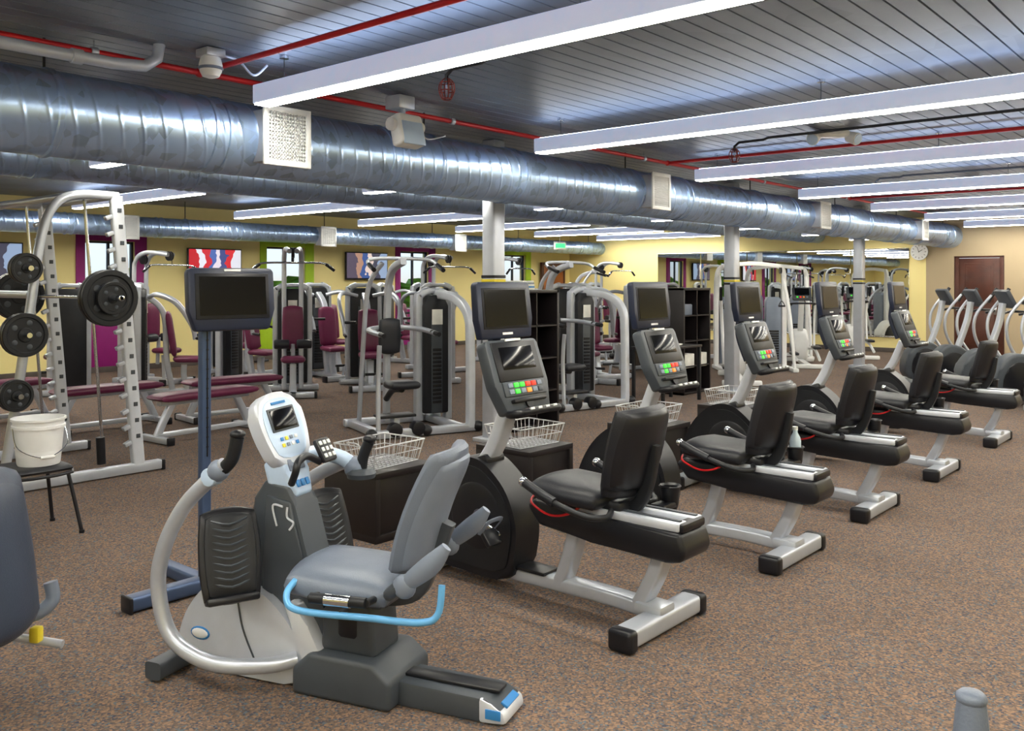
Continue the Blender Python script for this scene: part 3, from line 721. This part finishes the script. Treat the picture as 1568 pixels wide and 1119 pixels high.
# ---------------------------------------------------------------- strength machines
def tower(o,x,y,h=1.6,w=.42,d=.2):
    o.prism([(x-w/2,.12),(x-w/2,h-.12),(x-w/2+.06,h),(x+w/2-.06,h),(x+w/2,h-.12),(x+w/2,.12)],d,blackm,axis='y',x=y,bev=.02)
    o.box((x,y-d/2-.004,h*.45),(w*.45,.012,h*.72),dgrey,bev=.004)
    for i in range(14): o.box((x,y-d/2-.012,.25+i*.045),(w*.36,.008,.034),black,bev=.003)
    o.box((x,y-d/2-.016,h*.83),(.13,.006,.17),paper,bev=.002)
    for sx in(-1,1):
        o.tube([(x+sx*(w/2+.03),y,.04),(x+sx*(w/2+.03),y,h-.15),(x+sx*(w/2-.0),y,h+.0),(x+sx*(w/2-.1),y,h+.05)],.042,silver,rz=.05,up=(0,1,0),sq=True,k=4)
    o.box((x,y,h+.045),(w-.12,.1,.06),silver,bev=.02)
def chest_press():
    o=Obj(); tower(o,0,.45,h=1.5)
    o.box((0,.45,.05),(.75,.12,.08),silver,bev=.015); o.box((0,-.05,.05),(.1,1.0,.08),silver,bev=.015); o.box((0,-.6,.05),(.7,.1,.08),silver,bev=.015)
    for sx in(-1,1): o.box((sx*.37,-.6,.05),(.04,.12,.1),black,bev=.01)
    o.tube([(0,-.2,.06),(0,-.15,.25),(0,-.15,.42)],.05,silver,sq=True,up=(0,1,0),rz=.04)
    o.cushion((0,-.2,.5),.36,.4,.09,maroon,rot=(D(92),0,0),k=.4)
    o.tube([(0,.0,.06),(0,.08,.5),(0,.12,1.15),(0,.35,1.4)],.05,silver,sq=True,up=(0,1,0),rz=.04)
    o.cushion((0,.02,.86),.32,.66,.09,maroon,rot=(D(-8),0,0),k=.35)
    for sx in(-1,1):
        o.tube([(sx*.12,.3,1.38),(sx*.36,.2,1.42),(sx*.45,-.05,1.3),(sx*.42,-.25,1.0),(sx*.4,-.3,.8)],.03,silver,n=10)
        o.tube([(sx*.4,-.3,1.0),(sx*.25,-.38,1.0)],.022,black); o.tube([(sx*.41,-.29,.82),(sx*.41,-.42,.8)],.022,black)
    o.tube([(-.15,-.55,.25),(.15,-.55,.25)],.02,black); o.tube([(0,-.5,.07),(0,-.55,.25)],.022,silver)
    return o
def lat_pull():
    o=Obj(); tower(o,0,.5,h=1.5)
    o.box((0,.5,.05),(.75,.12,.08),silver,bev=.015); o.box((0,0,.05),(.1,1.0,.08),silver,bev=.015); o.box((0,-.45,.05),(.6,.1,.08),silver,bev=.015)
    for sx in(-1,1):
        o.tube([(sx*.12,.36,.05),(sx*.12,.36,1.6),(sx*.12,.32,1.94),(sx*.1,.1,2.06),(sx*.05,-.3,2.02)],.035,silver,n=10)
        o.box((sx*.3,-.45,.05),(.04,.12,.1),black,bev=.01)
    o.lathe([(.02,-.02),(.075,-.02),(.065,0),(.075,.02),(.02,.02)],(0,-.28,2.0),black,axis='x'); o.lathe([(.02,-.02),(.075,-.02),(.065,0),(.075,.02),(.02,.02)],(0,.28,1.95),black,axis='x')
    o.cyl((0,-.33,1.98),(0,-.33,1.86),.005,black,n=6)
    o.tube([(-.55,-.33,1.76),(-.42,-.33,1.85),(0,-.33,1.86),(.42,-.33,1.85),(.55,-.33,1.76)],.014,steel)
    for sx in(-1,1): o.tube([(sx*.56,-.33,1.75),(sx*.44,-.33,1.84)],.02,black)
    o.tube([(0,-.2,.06),(0,-.18,.45)],.045,silver,smooth=False,sq=True,up=(0,1,0),rz=.04)
    o.cushion((0,-.22,.52),.34,.36,.09,maroon,rot=(D(90),0,0),k=.4)
    o.cushion((0,.1,.95),.3,.62,.09,maroon,k=.35); o.tube([(0,.3,.6),(0,.16,.7),(0,.16,1.1),(0,.34,1.2)],.035,silver)
    o.tube([(0,-.02,.3),(0,-.05,.72)],.03,silver); 
    for sx in(-1,1): o.cyl((sx*.05,-.05,.72),(sx*.26,-.05,.72),.065,vinyl,bev=.02)
    return o
def dip_machine():
    o=Obj()
    tower(o,.42,.35,h=1.45,w=.30,d=.22)
    for sy in(-.4,.5): o.box((0,sy,.05),(1.15,.09,.08),silver,bev=.015)
    for sx in(-.5,.42): o.box((sx,.05,.05),(.09,.95,.08),silver,bev=.015)
    for sx in(-.6,0,.6): o.sph((sx,-.42,.06),(.06,.07,.06),black)
    o.cyl((-.35,-.47,.09),(-.35,-.36,.09),.075,black,bev=.015); o.cyl((-.1,-.47,.09),(-.1,-.36,.09),.075,black,bev=.015)
    o.tube([(.52,-.4,.05),(.53,-.38,.9),(.52,-.34,1.25),(.48,-.1,1.42),(.46,.35,1.46)],.05,silver_l,sq=True,rz=.04,up=(1,0,0),k=8)
    o.tube([(-.1,.45,.05),(-.1,.42,1.3),(-.1,.3,1.7),(-.1,-.05,1.82)],.04,silver,sq=True,rz=.035,up=(1,0,0),k=8)
    o.tube([(-.42,.45,.05),(-.42,.3,1.0),(-.4,.2,1.55),(-.3,.05,1.8)],.026,silver)
    o.tube([(-.5,-.1,1.76),(-.42,.02,1.84),(.2,.02,1.84),(.28,-.1,1.76)],.02,silver); 
    for sx in(-.5,.28): o.tube([(sx,-.08,1.78),(sx-.02,-.28,1.72)],.024,black)
    o.tube([(-.1,.4,1.1),(-.4,.2,1.08),(-.42,-.2,1.05)],.028,silver); o.tube([(-.1,.4,1.1),(.18,.2,1.08),(.2,-.2,1.05)],.028,silver)
    for sx in(-.42,.2): o.tube([(sx,-.12,1.06),(sx,-.3,1.04)],.026,black)
    o.cushion((-.12,-.05,.5),.36,.3,.09,vinyl,rot=(D(90),0,0),k=.4)
    o.cushion((-.12,.3,1.0),.26,.4,.08,vinyl,k=.4)
    o.tube([(-.12,.4,.3),(-.12,.2,.42),(-.12,-.05,.45)],.035,blackm); o.tube([(-.52,-.4,.06),(-.5,-.35,.6),(-.5,-.38,.95)],.025,silver)
    o.box((-.3,-.3,.22),(.4,.2,.03),black,bev=.008); o.box((-.3,-.3,.12),(.06,.12,.18),silver)
    return o
A=chest_press().done('chest_press_machine',(8.0,12.2,0),D(20))
for a,b,r in((8.9,10.5,-30),(10.1,10.4,150),(5.6,13.4,170),(8.7,13.7,10),(10.9,8.0,100),(12.4,8.85,-20),(14.0,9.3,160),(12.0,13.1,15),(15.6,12.8,0),(16.8,9.6,-15),(6.5,11.9,60),(10.4,13.3,0),(9.3,12.0,-10)):
    inst(A,(a,b,0),D(r))
B=lat_pull().done('lat_pulldown_machine',(7.6,10.6,0),D(-35))
for a,b,r in((11.4,11.5,-10),(13.6,11.8,10),(7.1,13.5,15),(18.3,12.5,0)): inst(B,(a,b,0),D(r))
C=dip_machine().done('assisted_dip_machine',(6.62,7.12,0),D(-20))
inst(C,(15.8,11.2,0),D(30)); inst(C,(9.35,6.95,0),D(-12))

def crossover():
    o=Obj()
    for sx in(-1,1):
        o.box((sx*.62,0,.04),(.1,.9,.07),white,bev=.015)
        o.tube([(sx*.62,.3,.06),(sx*.62,.3,1.2),(sx*.6,.26,1.75),(sx*.5,.2,1.88)],.045,white,sq=True,rz=.04,up=(0,1,0))
        o.tube([(sx*.62,-.35,.06),(sx*.61,-.1,1.0),(sx*.58,.2,1.7)],.03,white)
        o.prism([(sx*.42-.14,.1),(sx*.42-.14,1.25),(sx*.42-.1,1.32),(sx*.42+.1,1.32),(sx*.42+.14,1.25),(sx*.42+.14,.1)],.16,mgrey,axis='y',x=.32,bev=.015)
        for i in range(12): o.box((sx*.42,.235,.2+i*.045),(.18,.01,.034),black,bev=.003)
        o.lathe([(.02,-.015),(.06,-.015),(.05,0),(.06,.015),(.02,.015)],(sx*.5,.1,1.8),black,axis='x')
        o.cyl((sx*.5,.06,1.8),(sx*.5,.02,1.25),.004,black,n=6); o.tube([(sx*.5-.06,.02,1.16),(sx*.5,.02,1.25),(sx*.5+.06,.02,1.16)],.008,black); o.tube([(sx*.5-.06,.02,1.16),(sx*.5+.06,.02,1.16)],.016,black)
    o.tube([(-.52,.2,1.88),(0,.2,1.93),(.52,.2,1.88)],.04,white,sq=True,rz=.035,up=(0,1,0))
    o.box((0,.35,.05),(1.2,.08,.07),white,bev=.015)
    return o
cx=crossover().done('cable_crossover_machine',(15.1,7.2,0),D(-50)); inst(cx,(17.9,8.0,0),D(-60))

def elliptical(fm,fm2):
    o=Obj()
    o.box((0,.1,.05),(.12,1.5,.07),fm,bev=.02)
    for y in(-.65,.85): o.box((0,y,.045),(.6,.09,.08),fm,bev=.02)
    o.prism([(.45,.08),(.4,.4),(.5,.62),(.75,.66),(.95,.45),(.95,.12)],.26,fm2,bev=.04,k=4,seg=3)
    o.prism([(.52,.15),(.48,.4),(.56,.54),(.74,.56),(.87,.4),(.87,.16)],.28,black,bev=.02,k=4)
    o.tube([(0,.6,.5),(0,.42,1.0),(0,.36,1.3)],.05,fm,sq=True,rz=.035,up=(0,1,0))
    for sx in(-1,1):
        o.tube([(sx*.14,.5,.3),(sx*.2,.0,.25+.06*sx),(sx*.2,-.6,.16)],.028,fm)
        o.box((sx*.2,-.15,.3+.06*sx),(.15,.38,.05),black,bev=.02)
        o.tube([(sx*.2,.1,.32),(sx*.24,.4,.75),(sx*.26,.42,1.1),(sx*.28,.2,1.4)],.022,fm); o.tube([(sx*.275,.25,1.3),(sx*.28,.12,1.5)],.026,black)
    o.M=T(0,.32,1.36)@R(D(-28),'X')
    o.box((0,0,0),(.36,.07,.28),dgrey,bev=.03); o.box((0,-.037,.03),(.27,.008,.15),scr,bev=.004)
    for i in range(4): o.box((-.09+i*.06,-.039,-.085),(.035,.008,.03),[green,red,orange,mgrey][i],bev=.004)
    o.M=Matrix()
    o.tube([(-.2,.25,1.15),(-.2,.12,1.18),(.2,.12,1.18),(.2,.25,1.15)],.018,black)
    return o
ed=elliptical(silver,dgrey).done('elliptical_trainer',(15.3,3.75,0),D(40))
for a,b in((14.7,3.2),(14.1,2.65),(13.5,2.1),(12.9,1.55)): inst(ed,(a,b,0),D(40))
ew=elliptical(white,white).done('elliptical_trainer',(13.3,6.6,0),D(-60))
for a,b in((16.6,6.9),(19.2,6.8),(13.2,7.9)): inst(ew,(a,b,0),D(-60))

o=Obj()
o.box((0,0,.03),(.4,.3,.05),dgrey,bev=.015); o.tube([(0,0,.05),(0,.02,.5),(0,.03,.88)],.022,silver)
o.tube([(0,.03,.7),(0,.03,.86),(0,.03,.93)],[.026,.028,.022],vinylg); o.sph((0,.03,.935),(.024,.024,.014),vinylg)
o.tube([(-.12,.03,.5),(.12,.03,.5)],.018,vinylg)
o.done('grip_post',(1.565,.345,0))

tbm=bmesh.new(); bmesh.ops.create_grid(tbm,x_segments=90,y_segments=14,size=1)
for v_ in tbm.verts:
    x=v_.co.x*14+12; zz=(v_.co.y+1)*.95
    v_.co=Vector((x,19.5+random.uniform(-.25,.25),zz+random.uniform(-.08,.08)+(.3*math.sin(x*1.3) if zz>1.5 else 0)))
me=bpy.data.meshes.new('hedge'); tbm.to_mesh(me); tbm.free(); me.materials.append(leaf)
hd=bpy.data.objects.new('hedge',me); COL.objects.link(hd)
simple('ground_outside',(12,21,-.1),(34,9.8,.1),grass)

w=bpy.data.worlds.new('World'); scene.world=w; w.use_nodes=True
nt=w.node_tree; bg=nt.nodes['Background']
sk=nt.nodes.new('ShaderNodeTexSky'); sk.sky_type='HOSEK_WILKIE'; sk.sun_direction=(.3,.5,.8); sk.turbidity=4
nt.links.new(sk.outputs[0],bg.inputs['Color']); bg.inputs['Strength'].default_value=4
cam=bpy.data.cameras.new('camera'); co=bpy.data.objects.new('camera',cam); COL.objects.link(co)
cam.sensor_width=36; cam.sensor_fit='HORIZONTAL'; cam.lens=31.5
cam.shift_y=-131/1600
co.location=(0,0,1.6); co.rotation_euler=(D(90),0,math.atan2(.651,.759)-D(90))
cam.clip_end=200
scene.camera=co
